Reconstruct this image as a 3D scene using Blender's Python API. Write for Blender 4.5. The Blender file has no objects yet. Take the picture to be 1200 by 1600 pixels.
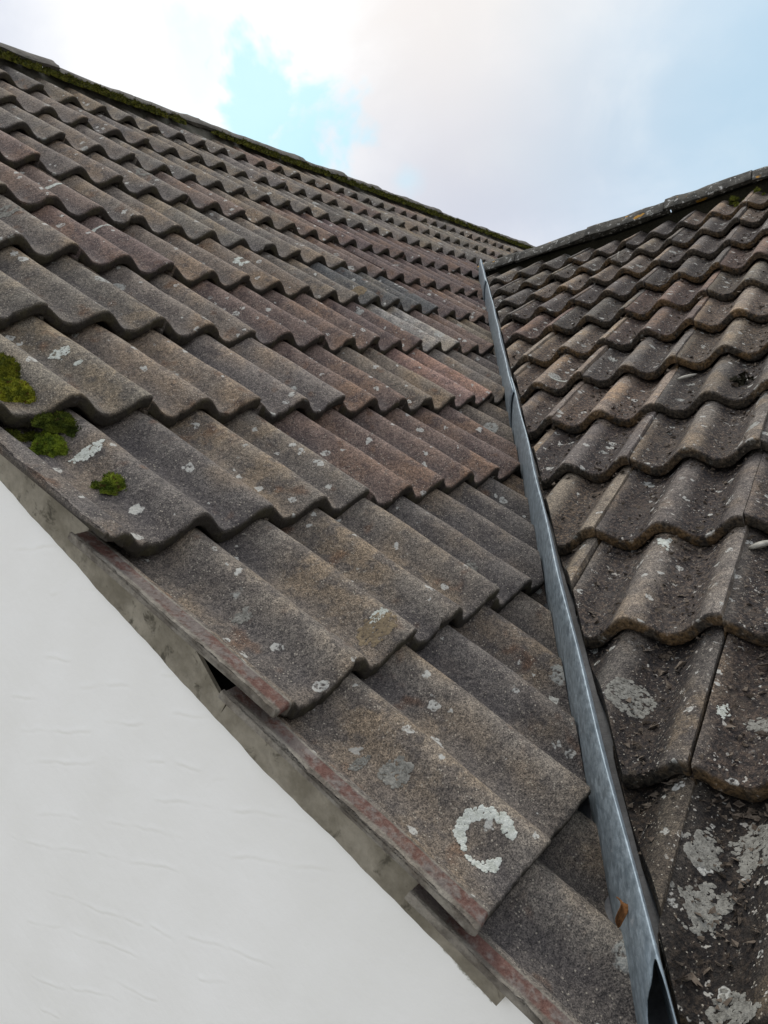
import bpy, bmesh, math, random
import numpy as np
from mathutils import Vector, Matrix, noise as mnoise

sc = bpy.context.scene
col = sc.collection
random.seed(7)
rng = np.random.default_rng(7)
R_ = math.radians

# ------------------------------------------------------------------ camera
cam_d = bpy.data.cameras.new('camera'); cam = bpy.data.objects.new('camera', cam_d); col.objects.link(cam)
right_v = Vector((0.5427527, -0.8273256, -0.1447475))
down_v = Vector((-0.1222438, 0.0926913, -0.9881623))
fwd_v = Vector((0.8309488, 0.5540223, -0.0508270))
CAM = Vector((-0.7433879, -3.1261071, -2.0042796))
M = Matrix.Identity(4)
for i_ in range(3):
    M[i_][0] = right_v[i_]; M[i_][1] = -down_v[i_]; M[i_][2] = -fwd_v[i_]; M[i_][3] = CAM[i_]
cam.matrix_world = M
cam_d.sensor_fit = 'VERTICAL'; cam_d.sensor_height = 36.0; cam_d.sensor_width = 27.0
cam_d.lens = 1281.56 / 1600 * 36.0
cam_d.clip_start = 0.02; cam_d.clip_end = 2000
sc.camera = cam

# ------------------------------------------------------------------ sky
SUN_AZ, SUN_EL = R_(58), R_(60)
world = bpy.data.worlds.new('World'); sc.world = world; world.use_nodes = True
wt = world.node_tree; wt.nodes.clear()


class NT:
    def __init__(s, tree): s.t = tree
    def n(s, typ, **kw):
        nd = s.t.nodes.new(typ)
        for k, v in kw.items(): setattr(nd, k, v)
        return nd
    def l(s, a, b): s.t.links.new(a, b)
    def put(s, sock, v):
        if v is None: return
        if hasattr(v, 'is_linked') or isinstance(v, bpy.types.NodeSocket): s.l(v, sock)
        else: sock.default_value = v
    def m(s, op, a, b=None, c=None, clamp=False):
        nd = s.n('ShaderNodeMath', operation=op, use_clamp=clamp)
        s.put(nd.inputs[0], a); s.put(nd.inputs[1], b)
        if c is not None: s.put(nd.inputs[2], c)
        return nd.outputs[0]
    def vm(s, op, a, b=None, scale=None):
        nd = s.n('ShaderNodeVectorMath', operation=op)
        s.put(nd.inputs[0], a)
        if b is not None: s.put(nd.inputs[1], b)
        if scale is not None: s.put(nd.inputs[3], scale)
        return nd.outputs[1] if op in ('DOT_PRODUCT', 'LENGTH', 'DISTANCE') else nd.outputs[0]
    def mix(s, fac, a, b, blend='MIX'):
        nd = s.n('ShaderNodeMix', data_type='RGBA', blend_type=blend)
        s.put(nd.inputs[0], fac)
        for sock, v in ((nd.inputs[6], a), (nd.inputs[7], b)):
            if isinstance(v, tuple) and len(v) == 3: v = v + (1.0,)
            s.put(sock, v)
        return nd.outputs[2]
    def noise(s, vec, scale, detail=2.0, rough=0.5, dist=0.0, color=False):
        nd = s.n('ShaderNodeTexNoise'); s.put(nd.inputs['Vector'], vec)
        nd.inputs['Scale'].default_value = scale; nd.inputs['Detail'].default_value = detail
        nd.inputs['Roughness'].default_value = rough; nd.inputs['Distortion'].default_value = dist
        return nd.outputs[1] if color else nd.outputs[0]
    def voro(s, vec, scale, feature='F1'):
        nd = s.n('ShaderNodeTexVoronoi', feature=feature); s.put(nd.inputs['Vector'], vec)
        nd.inputs['Scale'].default_value = scale
        return nd.outputs['Distance'], nd.outputs['Color']
    def mr(s, v, a, b, c=0.0, d=1.0, smooth=True):
        nd = s.n('ShaderNodeMapRange', interpolation_type='SMOOTHSTEP' if smooth else 'LINEAR')
        s.put(nd.inputs[0], v)
        for i, q in enumerate((a, b, c, d)): nd.inputs[i + 1].default_value = q
        return nd.outputs[0]
    def sep(s, c):
        nd = s.n('ShaderNodeSeparateColor'); s.l(c, nd.inputs[0]); return nd.outputs


w = NT(wt)
tc = w.n('ShaderNodeTexCoord'); D = tc.outputs['Generated']
sky = w.n('ShaderNodeTexSky', sky_type='NISHITA', sun_disc=False)
sky.sun_elevation = SUN_EL; sky.sun_rotation = SUN_AZ; sky.air_density = 1.0; sky.dust_density = 0.6; sky.ozone_density = 1.5
sx = w.n('ShaderNodeSeparateXYZ'); w.l(D, sx.inputs[0])
zz = w.m('MAXIMUM', w.m('ADD', sx.outputs[2], 0.22), 0.05)
pl = w.vm('SCALE', D, scale=w.m('DIVIDE', 1.0, zz))
cl2 = w.noise(w.vm('ADD', pl, (7.3, 2.1, 4.4)), 1.6, 4.0, 0.55, 0.2)
cl3 = w.noise(D, 8.0, 5.0, 0.55, 0.3)
wob = w.m('ADD', w.m('MULTIPLY_ADD', cl2, 0.16, -0.08), w.m('MULTIPLY_ADD', cl3, 0.34, -0.17))


def lobe(d, wdt, inner=0.25, ragged=1.0):   # soft patch of the sky round one direction, with a ragged edge
    c = w.vm('DOT_PRODUCT', D, tuple(Vector(d).normalized()))
    ang = w.m('ADD', w.m('SQRT', w.m('MAXIMUM', w.m('MULTIPLY_ADD', c, -2.0, 2.0), 0.0)), w.m('MULTIPLY', wob, ragged))
    return w.mr(ang, wdt, wdt * inner)


bright = lobe((0.665, 0.575, 0.475), 0.20, 0.35, 0.9)       # white cloud banks
cream = lobe((0.80, 0.36, 0.55), 0.36, 0.1, 0.5)
hole = w.m('MAXIMUM', lobe((0.722, 0.562, 0.400), 0.062, 0.50, 0.75), lobe((0.764, 0.535, 0.358), 0.088, 0.55, 0.75))
hole = w.m('MAXIMUM', hole, w.m('MULTIPLY', lobe((0.665, 0.605, 0.438), 0.08, 0.1, 0.6), 0.35))
hole = w.m('MAXIMUM', hole, w.m('MULTIPLY', lobe((0.830, 0.458, 0.318), 0.030, 0.1, 0.3), 0.4))
thin = w.m('MULTIPLY', lobe((0.965, 0.02, 0.30), 0.42, 0.1, 0.4), 0.75)
cloud = w.mix(w.mr(cl2, 0.30, 0.70), (5.6, 6.0, 6.9), (7.2, 7.4, 8.0))
cloud = w.mix(w.m('MULTIPLY', w.mr(cl3, 0.40, 0.62), 0.45), cloud, (8.1, 8.0, 8.0))
bank = lobe((0.86, 0.38, 0.30), 0.22, 0.05, 0.5)           # greyer underside of the cloud over the roofs
cloud = w.mix(w.m('MULTIPLY', bank, 0.9), cloud, (4.9, 5.25, 6.2))
cloud = w.mix(w.m('MULTIPLY', cream, 0.70), cloud, (8.4, 7.85, 7.3))
cloud = w.mix(w.m('MULTIPLY', bright, w.mr(cl3, 0.25, 0.60, 0.55, 1.0)), cloud, (9.4, 9.35, 9.3))
c1 = w.mix(thin, cloud, (3.7, 5.6, 7.0))
c2 = w.mix(w.m('MULTIPLY', hole, 0.74), c1, w.mix(0.85, sky.outputs[0], (4.5, 8.2, 9.5)))
bg = w.n('ShaderNodeBackground'); w.l(c2, bg.inputs[0]); bg.inputs[1].default_value = 0.10
world.cycles.sampling_method = 'MANUAL'; world.cycles.sample_map_resolution = 512
wo = w.n('ShaderNodeOutputWorld'); w.l(bg.outputs[0], wo.inputs[0])

# ------------------------------------------------------------------ sun behind the cloud
sl = bpy.data.lights.new('sun', 'SUN'); sl.energy = 1.5; sl.angle = R_(16); sl.color = (1.0, 0.95, 0.88)
so = bpy.data.objects.new('sun', sl); col.objects.link(so)
sdv = Vector((math.sin(SUN_AZ) * math.cos(SUN_EL), math.cos(SUN_AZ) * math.cos(SUN_EL), math.sin(SUN_EL)))
so.rotation_euler = sdv.to_track_quat('Z', 'Y').to_euler(); so.location = (0, 0, 12)

sc.view_settings.view_transform = 'Standard'; sc.view_settings.look = 'None'
sc.view_settings.gamma = 1.0; sc.view_settings.exposure = 0.30; sc.view_settings.use_curve_mapping = False
sc.render.engine = 'CYCLES'; sc.cycles.max_bounces = 5; sc.cycles.diffuse_bounces = 3; sc.cycles.glossy_bounces = 2

# ------------------------------------------------------------------ geometry of the place
W = 0.15                      # one roll of a tile; a tile is two rolls wide
P1 = 0.7453997; G1 = 0.3334816
P2 = 0.4181975; G2 = 0.3303347; DE = -0.0009324
O2 = np.array([3.0840519, -2.8084841, -1.2482852])
EX = np.array([1.0, 0, 0]); SD = np.array([0, -math.cos(P1), -math.sin(P1)]); N1 = np.array([0, -math.sin(P1), math.cos(P1)])
A2 = np.array([math.sin(DE), -math.cos(DE), 0]); B2 = np.array([-math.cos(DE) * math.cos(P2), -math.sin(DE) * math.cos(P2), -math.sin(P2)])
N2 = np.cross(B2, A2); N2 = N2 * np.sign(N2[2])
VD = np.array([-0.83655622, -0.40259226, -0.37160888]); PV = np.array([1.7697, -1.9856, -1.8327])
LAT = np.cross(VD, [0, 0, 1.0]); LAT /= np.linalg.norm(LAT); UPV = np.cross(LAT, VD); UPV *= np.sign(UPV[2])
H = 0.041; TH = 0.029; TILT = 0.037; LIP_U = -0.22


def sm(x):
    x = np.clip(x, 0, 1); return x * x * (3 - 2 * x)


def left_pt(i, r, h):         # i = rolls along the ridge, r = courses down the slope (old roof: courses sag a little)
    i = np.asarray(i, float); r = np.asarray(r, float); h = np.asarray(h, float)
    ic = np.clip(i, 0, 22)
    A = np.interp(r, [0, 1, 3, 5, 6.5, 8, 10, 12], [.048, .044, .036, .008, 0, -.024, -.012, 0])
    B = np.interp(r, [0, 1, 3, 5, 6.5, 8, 10, 12], [-.30, -.30, -.33, -.13, -.12, .06, .09, 0])
    i2 = i + A * ic + B
    sag = np.exp(-((r - 7.3) / 1.4) ** 2) * (0.055 - 0.0031 * np.clip(i - 7, -6, 6) ** 2)
    far = -0.11 * sm((i - 10) / 12) * np.clip((4.5 - r) / 3, 0, 1)
    r2 = r + sag + far
    return np.multiply.outer(i2 * W, EX) + np.multiply.outer(r2 * G1, SD) + np.multiply.outer(h, N1)


def right_pt(k, r, h):
    k = np.asarray(k, float); r = np.asarray(r, float); h = np.asarray(h, float)
    h = h + 0.008 * np.clip(k + 4, -3, 3) * np.clip((1 - r) / 3, 0, 1.4)
    return O2 + np.multiply.outer(k * W, A2) + np.multiply.outer(r * G2, B2) + np.multiply.outer(h, N2)


def prof(u, verge=False):     # height of the tile's top over its width, u = 0..2 rolls
    u = np.asarray(u, float)
    c = (1 + np.cos(2 * np.pi * u)) / 2
    b = -H * (1 - c ** 1.15)
    if verge:
        pan = -H * (1 - c ** 1.15)
        first = np.where(u < 0.5, np.minimum(pan, -0.012) * 1.0, pan)
        first = np.where(u < 0.04, -0.0125, first)
        first = np.where((u > 0.04) & (u < 0.30), -0.014 - (H - 0.014) * sm((u - 0.04) / 0.26), first)
        first = np.where((u >= 0.30) & (u < 0.5), -H, first)
        first = np.where(u < LIP_U + 0.035, -0.0065, first)
        return first
    b = b - 0.006 * (1 - sm(u / 0.45))
    b = np.where(u < 0.078, -0.034, b)
    return b


# ------------------------------------------------------------------ small helpers
def link(name, me, mat=None, parent=None):
    o = bpy.data.objects.new(name, me); col.objects.link(o)
    if mat is not None: me.materials.append(mat)
    if parent is not None: o.parent = parent
    return o


def tag(o, label=None, cat=None, group=None, kind=None):
    if label: o['label'] = label
    if cat: o['category'] = cat
    if group: o['group'] = group
    if kind: o['kind'] = kind
    return o


def mesh_np(name, V, F, attr=None, smooth=True, sharp=None):
    me = bpy.data.meshes.new(name)
    me.from_pydata([tuple(v) for v in V], [], [tuple(f) for f in F])
    if attr is not None:
        a = me.attributes.new('td', 'FLOAT_COLOR', 'POINT')
        a.data.foreach_set('color', np.asarray(attr, np.float32).ravel())
    if smooth: me.polygons.foreach_set('use_smooth', [True] * len(me.polygons))
    if sharp: me.set_sharp_from_angle(angle=sharp)
    me.update()
    return me


def mat_new(name):
    m = bpy.data.materials.new(name); m.use_nodes = True
    t = m.node_tree; t.nodes.clear(); n = NT(t)
    out = n.n('ShaderNodeOutputMaterial'); bs = n.n('ShaderNodeBsdfPrincipled'); n.l(bs.outputs[0], out.inputs[0])
    return m, n, bs


def bump(n, bs, height, dist, strength=1.0):
    b = n.n('ShaderNodeBump'); b.inputs['Strength'].default_value = strength; b.inputs['Distance'].default_value = dist
    n.l(height, b.inputs['Height']); n.l(b.outputs[0], bs.inputs['Normal'])


# ------------------------------------------------------------------ materials
def make_tile_material(name, right):
    m, n, bs = mat_new(name)
    P = n.n('ShaderNodeNewGeometry').outputs['Position']
    oi = n.n('ShaderNodeObjectInfo')
    at = n.n('ShaderNodeAttribute', attribute_name='td'); td = n.sep(at.outputs[0])
    pan, nose, strip = td[0], td[1], td[2]
    Pr = n.vm('ADD', P, n.vm('SCALE', n.vm('ADD', (3.1, 5.7, 1.3), (0, 0, 0)), scale=oi.outputs['Random']))
    big = n.noise(Pr, 5.0, 2.0, 0.6)
    mid = n.noise(Pr, 22.0, 3.0, 0.65)
    fine = n.noise(Pr, 120.0, 2.0, 0.7)
    gd, gc = n.voro(Pr, 720.0); gr = n.sep(gc)
    gd2, gc2 = n.voro(Pr, 380.0); gr2 = n.sep(gc2)
    base = oi.outputs['Color']
    warm = n.mix(1.0, base, (1.24, 1.09, 0.90), 'MULTIPLY')
    cold = n.mix(1.0, base, (0.62, 0.61, 0.63), 'MULTIPLY')
    c = n.mix(n.mr(big, 0.42, 0.68), base, warm)
    c = n.mix(n.m('MULTIPLY', n.mr(mid, 0.46, 0.64), 0.85), c, cold)
    if right:   # washed-in dirt lies in the troughs
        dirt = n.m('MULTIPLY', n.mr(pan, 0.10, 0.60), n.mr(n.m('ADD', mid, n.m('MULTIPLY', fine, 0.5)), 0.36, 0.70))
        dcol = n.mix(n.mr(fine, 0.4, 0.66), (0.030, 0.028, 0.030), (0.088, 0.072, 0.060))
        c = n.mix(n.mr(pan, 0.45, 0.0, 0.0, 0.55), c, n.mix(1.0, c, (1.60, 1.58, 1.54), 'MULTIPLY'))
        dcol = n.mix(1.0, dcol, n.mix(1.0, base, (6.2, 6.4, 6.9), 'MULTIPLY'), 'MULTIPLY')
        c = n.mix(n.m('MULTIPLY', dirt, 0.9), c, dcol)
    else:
        dirt_shade = n.m('MULTIPLY', n.mr(pan, 0.30, 0.95), n.mr(n.m('ADD', big, n.m('MULTIPLY', mid, 0.6)), 0.98, 0.62))  # trough dirt, with the shade of the troughs put into the same colour
        c = n.mix(n.m('MULTIPLY', dirt_shade, 0.70), c, (0.060, 0.056, 0.060))
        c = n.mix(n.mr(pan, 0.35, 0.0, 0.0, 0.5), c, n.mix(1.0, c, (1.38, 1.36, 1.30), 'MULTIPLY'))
        rust = n.m('MULTIPLY', n.mr(n.noise(Pr, 14.0, 2.0, 0.7), 0.60, 0.74), 0.55)
        c = n.mix(rust, c, (0.135, 0.072, 0.040))
    # grain of the sanded concrete
    c = n.mix(1.0, c, n.mix(gr[0], (0.42, 0.42, 0.43), (1.62, 1.58, 1.52)), 'MULTIPLY')
    c = n.mix(1.0, c, n.mix(n.mr(fine, 0.25, 0.75), (0.66, 0.66, 0.68), (1.30, 1.28, 1.25)), 'MULTIPLY')
    spark = n.m('MULTIPLY', n.mr(gr2[1], 0.915 if not right else 0.95, 0.96), n.mr(gd2, 0.60, 0.35))
    c = n.mix(n.m('MULTIPLY', spark, n.mr(mid, 0.35, 0.6, 0.25, 0.75)), c, (0.46, 0.42, 0.34))
    pit = n.m('MULTIPLY', n.mr(gr2[2], 0.90, 0.97), n.mr(gd2, 0.6, 0.35))
    c = n.mix(n.m('MULTIPLY', pit, 0.6), c, (0.025, 0.024, 0.024))
    # lichen: small round crusts
    Pw = n.vm('ADD', P, n.vm('SCALE', n.noise(P, 60.0, 2.0, 0.6, color=True), scale=0.022))
    for sc_, thr, rad, colr, amt in ((13.0, 0.70, 0.34, (0.38, 0.39, 0.36), 0.8), (42.0, 0.72, 0.48, (0.48, 0.48, 0.44), 0.9)):
        if right: thr -= 0.10
        ld, lc = n.voro(Pw, sc_); lr = n.sep(lc)
        edge = n.m('SUBTRACT', n.m('MULTIPLY', n.m('MULTIPLY', lr[1], lr[1]), rad), ld)
        mk = n.m('MULTIPLY', n.mr(lr[0], thr, thr + 0.01), n.mr(edge, 0.0, 0.06))
        mk = n.m('MULTIPLY', mk, n.mr(fine, 0.34, 0.52))
        c = n.mix(n.m('MULTIPLY', mk, amt), c, colr)
    if right:   # bird lime and pale crumbs in the troughs
        cr = n.m('MULTIPLY', n.mr(n.noise(P, 75.0, 2.0, 0.75), 0.635, 0.68), n.mr(n.noise(P, 9.0, 1.0), 0.44, 0.58))
        c = n.mix(n.m('MULTIPLY', cr, 0.85), c, (0.48, 0.46, 0.41))
    else:
        yel = n.m('MULTIPLY', n.mr(n.noise(P, 16.0, 2.0, 0.7), 0.67, 0.73), nose)
        c = n.mix(n.m('MULTIPLY', yel, 0.8), c, (0.17, 0.11, 0.02))
    # front edges: algae on the right slope, painted shade on the left
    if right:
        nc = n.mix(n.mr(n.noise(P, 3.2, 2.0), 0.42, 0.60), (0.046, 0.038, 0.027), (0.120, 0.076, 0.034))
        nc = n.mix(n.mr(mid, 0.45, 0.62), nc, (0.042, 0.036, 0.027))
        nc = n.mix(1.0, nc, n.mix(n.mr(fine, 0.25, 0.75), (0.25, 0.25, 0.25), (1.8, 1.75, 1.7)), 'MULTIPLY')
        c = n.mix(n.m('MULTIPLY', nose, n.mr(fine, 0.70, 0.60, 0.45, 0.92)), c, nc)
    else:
        nc = n.mix(n.mr(mid, 0.45, 0.65), (0.030, 0.026, 0.021), (0.050, 0.044, 0.026))  # left fronts face down; their shade is put into this colour
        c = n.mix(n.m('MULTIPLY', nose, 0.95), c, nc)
    # bare side channel of the verge tiles
    sc2 = n.mix(n.mr(n.m('ADD', mid, n.m('MULTIPLY_ADD', fine, 0.5, -0.25)), 0.36, 0.60), (0.135, 0.062, 0.048), (0.165, 0.140, 0.125))
    sc2 = n.mix(n.mr(strip, 0.93, 0.72), sc2, n.mix(n.mr(mid, 0.35, 0.6), (0.12, 0.105, 0.085), (0.26, 0.24, 0.20)))
    sc2 = n.mix(1.0, sc2, n.mix(fine, (0.55, 0.55, 0.55), (1.4, 1.4, 1.4)), 'MULTIPLY')
    c = n.mix(n.mr(strip, 0.05, 0.4, 0.0, 0.85), c, sc2)
    n.l(c, bs.inputs['Base Color'])
    bs.inputs['Roughness'].default_value = 0.86; bs.inputs['Specular IOR Level'].default_value = 0.25
    hgt = n.m('ADD', n.m('MULTIPLY', fine, 1.0), n.m('ADD', n.m('MULTIPLY', gr[1], 0.30), n.m('MULTIPLY', mid, 1.3)))
    bump(n, bs, hgt, 0.0035 if not right else 0.005, 0.9)
    return m


def simple_mat(name, c1, c2, scale, rough=0.9, bscale=None, bdist=0.002, c3=None, metallic=0.0):
    m, n, bs = mat_new(name)
    P = n.n('ShaderNodeNewGeometry').outputs['Position']
    a = n.noise(P, scale, 5.0, 0.65); b = n.noise(P, scale * 5.3, 4.0, 0.7)
    c = n.mix(n.mr(a, 0.35, 0.65), c1, c2)
    if c3: c = n.mix(n.mr(n.noise(P, scale * 2.1, 4.0, 0.7, 0.5), 0.55, 0.68), c, c3)
    c = n.mix(1.0, c, n.mix(b, (0.7, 0.7, 0.7), (1.3, 1.3, 1.3)), 'MULTIPLY')
    n.l(c, bs.inputs['Base Color']); bs.inputs['Roughness'].default_value = rough; bs.inputs['Metallic'].default_value = metallic
    bs.inputs['Specular IOR Level'].default_value = 0.3
    bump(n, bs, n.m('ADD', n.m('MULTIPLY', b, 0.6), a), bdist)
    return m


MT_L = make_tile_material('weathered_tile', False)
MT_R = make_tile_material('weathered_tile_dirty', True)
M_RIDGE = simple_mat('ridge_concrete', (0.07, 0.066, 0.056), (0.13, 0.12, 0.105), 9, bdist=0.006, c3=(0.055, 0.055, 0.04))


def lichen_ridge():
    m, n, bs = mat_new('ridge_lichen')
    P = n.n('ShaderNodeNewGeometry').outputs['Position']
    a = n.noise(P, 14, 5.0, 0.7); b = n.noise(P, 90, 4.0, 0.7)
    c = n.mix(n.mr(a, 0.35, 0.62), (0.032, 0.031, 0.026), (0.085, 0.080, 0.066))
    c = n.mix(n.mr(n.noise(P, 34, 4.0, 0.75, 0.5), 0.57, 0.64), c, (0.40, 0.40, 0.37))
    c = n.mix(n.mr(n.noise(n.vm('ADD', P, (4, 9, 2)), 7.0, 3.0, 0.6), 0.63, 0.655), c, (0.42, 0.22, 0.03))
    c = n.mix(1.0, c, n.mix(b, (0.6, 0.6, 0.6), (1.4, 1.4, 1.4)), 'MULTIPLY')
    n.l(c, bs.inputs['Base Color']); bs.inputs['Roughness'].default_value = 0.95
    bump(n, bs, n.m('ADD', a, n.m('MULTIPLY', b, 0.5)), 0.012)
    return m


M_RIDGE_R = lichen_ridge()
M_MORTAR = simple_mat('mortar', (0.06, 0.06, 0.045), (0.12, 0.115, 0.095), 12, bdist=0.008)
M_FELT = simple_mat('roofing_felt', (0.012, 0.012, 0.012), (0.022, 0.021, 0.020), 30)
M_BOARD = simple_mat('fibre_cement', (0.18, 0.162, 0.122), (0.29, 0.265, 0.21), 13, bdist=0.004, c3=(0.085, 0.076, 0.056))
M_GROUND = simple_mat('bounce_ground', (0.36, 0.35, 0.32), (0.44, 0.43, 0.39), 3)  # unseen ground, made pale to bounce light up onto the wall


def wall_material():
    m, n, bs = mat_new('white_render')
    P = n.n('ShaderNodeNewGeometry').outputs['Position']
    a = n.noise(P, 3.0, 3.0, 0.5); b = n.noise(P, 60, 4.0, 0.6)
    c = n.mix(n.mr(a, 0.3, 0.7), (0.865, 0.865, 0.825), (0.90, 0.90, 0.865))
    st = n.m('MULTIPLY', n.mr(n.noise(P, 11.0, 5.0, 0.75, 0.6), 0.70, 0.76), 0.30)
    c = n.mix(st, c, (0.52, 0.47, 0.36))
    # green-brown staining creeping out from under the board
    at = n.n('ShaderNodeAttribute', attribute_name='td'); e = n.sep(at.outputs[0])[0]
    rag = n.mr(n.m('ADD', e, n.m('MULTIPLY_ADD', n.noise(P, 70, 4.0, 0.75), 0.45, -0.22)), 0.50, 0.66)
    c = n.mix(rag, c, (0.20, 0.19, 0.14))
    n.l(c, bs.inputs['Base Color']); bs.inputs['Roughness'].default_value = 0.55; bs.inputs['Specular IOR Level'].default_value = 0.35
    bump(n, bs, n.m('ADD', n.m('MULTIPLY', n.noise(P, 14, 3.0), 2.0), n.m('ADD', n.m('MULTIPLY', b, 0.35), n.m('MULTIPLY', n.noise(P, 300, 2.0), 0.12))), 0.0022, 0.8)
    return m


M_WALL = wall_material()


def zinc_material():
    m, n, bs = mat_new('galvanised_metal')
    P = n.n('ShaderNodeNewGeometry').outputs['Position']
    mp = n.n('ShaderNodeMapping'); mp.inputs['Scale'].default_value = (4.0, 7.0, 7.0); mp.inputs['Rotation'].default_value = (0, 0.39, 0.45)
    n.l(P, mp.inputs[0])
    a = n.noise(mp.outputs[0], 14, 5.0, 0.65); b = n.noise(P, 160, 3.0, 0.6)
    vd, vc = n.voro(P, 75.0); vr = n.sep(vc)
    c = n.mix(n.mr(a, 0.3, 0.7), (0.21, 0.265, 0.30), (0.36, 0.43, 0.47))
    c = n.mix(1.0, c, n.mix(vr[0], (0.82, 0.82, 0.82), (1.15, 1.15, 1.15)), 'MULTIPLY')
    wh = n.mr(n.noise(P, 30, 5.0, 0.75, 0.4), 0.61, 0.69)
    c = n.mix(n.m('MULTIPLY', wh, 0.5), c, (0.55, 0.57, 0.57))
    n.l(c, bs.inputs['Base Color']); bs.inputs['Metallic'].default_value = 0.45
    n.l(n.mr(a, 0.3, 0.7, 0.48, 0.66), bs.inputs['Roughness'])
    bump(n, bs, n.m('ADD', a, n.m('MULTIPLY', b, 0.15)), 0.0015, 0.6)
    return m


M_ZINC = zinc_material()
M_TRAY = simple_mat('dirty_lead_tray', (0.06, 0.062, 0.065), (0.14, 0.145, 0.15), 14, rough=0.6)


def moss_material():
    m, n, bs = mat_new('moss')
    P = n.n('ShaderNodeNewGeometry').outputs['Position']; oi = n.n('ShaderNodeObjectInfo')
    a = n.noise(P, 55, 3.0, 0.6); b = n.noise(P, 420, 2.0, 0.6)
    c = n.mix(n.mr(a, 0.35, 0.65), (0.050, 0.070, 0.010), (0.175, 0.200, 0.024))
    c = n.mix(1.0, c, n.mix(b, (0.5, 0.5, 0.5), (1.5, 1.5, 1.5)), 'MULTIPLY')
    c = n.mix(n.mr(n.noise(P, 90, 2.0), 0.60, 0.70), c, (0.085, 0.055, 0.018))
    c = n.mix(1.0, c, oi.outputs['Color'], 'MULTIPLY')
    n.l(c, bs.inputs['Base Color']); bs.inputs['Roughness'].default_value = 0.9; bs.inputs['Specular IOR Level'].default_value = 0.15
    return m


M_MOSS = moss_material()


def crust_material(name, col_a, col_b):
    m, n, bs = mat_new(name)
    P = n.n('ShaderNodeNewGeometry').outputs['Position']
    a = n.noise(P, 130, 4.0, 0.7); b = n.noise(P, 38, 4.0, 0.7)
    c = n.mix(n.mr(a, 0.3, 0.62), col_b, col_a)
    c = n.mix(n.mr(b, 0.58, 0.68), c, col_b)
    n.l(c, bs.inputs['Base Color']); bs.inputs['Roughness'].default_value = 0.95; bs.inputs['Specular IOR Level'].default_value = 0.1
    bump(n, bs, a, 0.004)
    return m


M_CR_WHITE = crust_material('white_crust', (0.60, 0.625, 0.57), (0.44, 0.46, 0.40))
M_CR_GREY = crust_material('grey_crust', (0.27, 0.265, 0.235), (0.13, 0.126, 0.11))
M_CR_TAN = crust_material('tan_crust', (0.26, 0.205, 0.13), (0.15, 0.12, 0.085))
M_MOULD_SHADE = crust_material('mould_gap_shade', (0.030, 0.028, 0.018), (0.016, 0.015, 0.010))  # leaf mould, and the painted shade below the right ridge
M_DEBRIS = simple_mat('crumbs', (0.06, 0.045, 0.032), (0.16, 0.13, 0.10), 60)
M_PALE = simple_mat('pale_bark', (0.34, 0.33, 0.28), (0.48, 0.46, 0.40), 80)
M_LEAF = simple_mat('dead_leaf', (0.09, 0.04, 0.015), (0.20, 0.09, 0.03), 90)

# ------------------------------------------------------------------ the house
house = bpy.data.objects.new('house', None); col.objects.link(house)
tag(house, 'white rendered house with old brown tiled roof slopes meeting at a metal valley', 'house')


def poly_slab(name, pts, thick_dir, mat, parent):
    V = [np.array(p, float) for p in pts]; k = len(V)
    V2 = V + [p + np.array(thick_dir) for p in V]
    F = [list(range(k)), list(range(2 * k - 1, k - 1, -1))] + [[i, i + k, (i + 1) % k + k, (i + 1) % k] for i in range(k)]
    return link(name, mesh_np(name, V2, F, smooth=False), mat, parent)


def val_i(r): return 17.375 - 3.394 * (r - 6.46)      # where the valley crosses a course of the long slope


HB = -0.118
slope_l = poly_slab('roof_slope', [EX * .036 - SD * .3 * G1 + N1 * HB, left_pt(58, -0.3, HB), left_pt(58, 4.4, HB), left_pt(val_i(4.4) + 1, 4.4, HB), left_pt(val_i(11.35) + 0.3, 11.35, HB), EX * .036 + SD * 11.40 * G1 + N1 * HB], -N1 * 0.03, M_FELT, house)
slope_l['label'] = 'long left slope of brown interlocking roof tiles'


def vk(r): return -8.167 + (r - 1.587) * 0.9708 # valley on the right slope


slope_r = poly_slab('roof_slope', [right_pt(7, -3.4, HB), right_pt(vk(-3.4) - .2, -3.4, HB), right_pt(vk(9.6) - .2, 9.6, HB), right_pt(.75, 10.12, HB), right_pt(1.0, 10.2, HB), right_pt(1.0, 11.3, HB), right_pt(7, 11.3, HB)], -N2 * 0.03, M_FELT, house)
slope_r['label'] = 'right slope of dirty wavy roof tiles'

PAL = {a: tuple(1.13 * q for q in b) for a, b in dict(g=(.150, .138, .122), w=(.165, .143, .118), r=(.146, .112, .098), m=(.112, .087, .083), b=(.095, .100, .102), l=(.26, .255, .24), p=(.225, .160, .143), t=(.200, .172, .140), d=(.118, .110, .103)).items()}


TILES = {}


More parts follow.
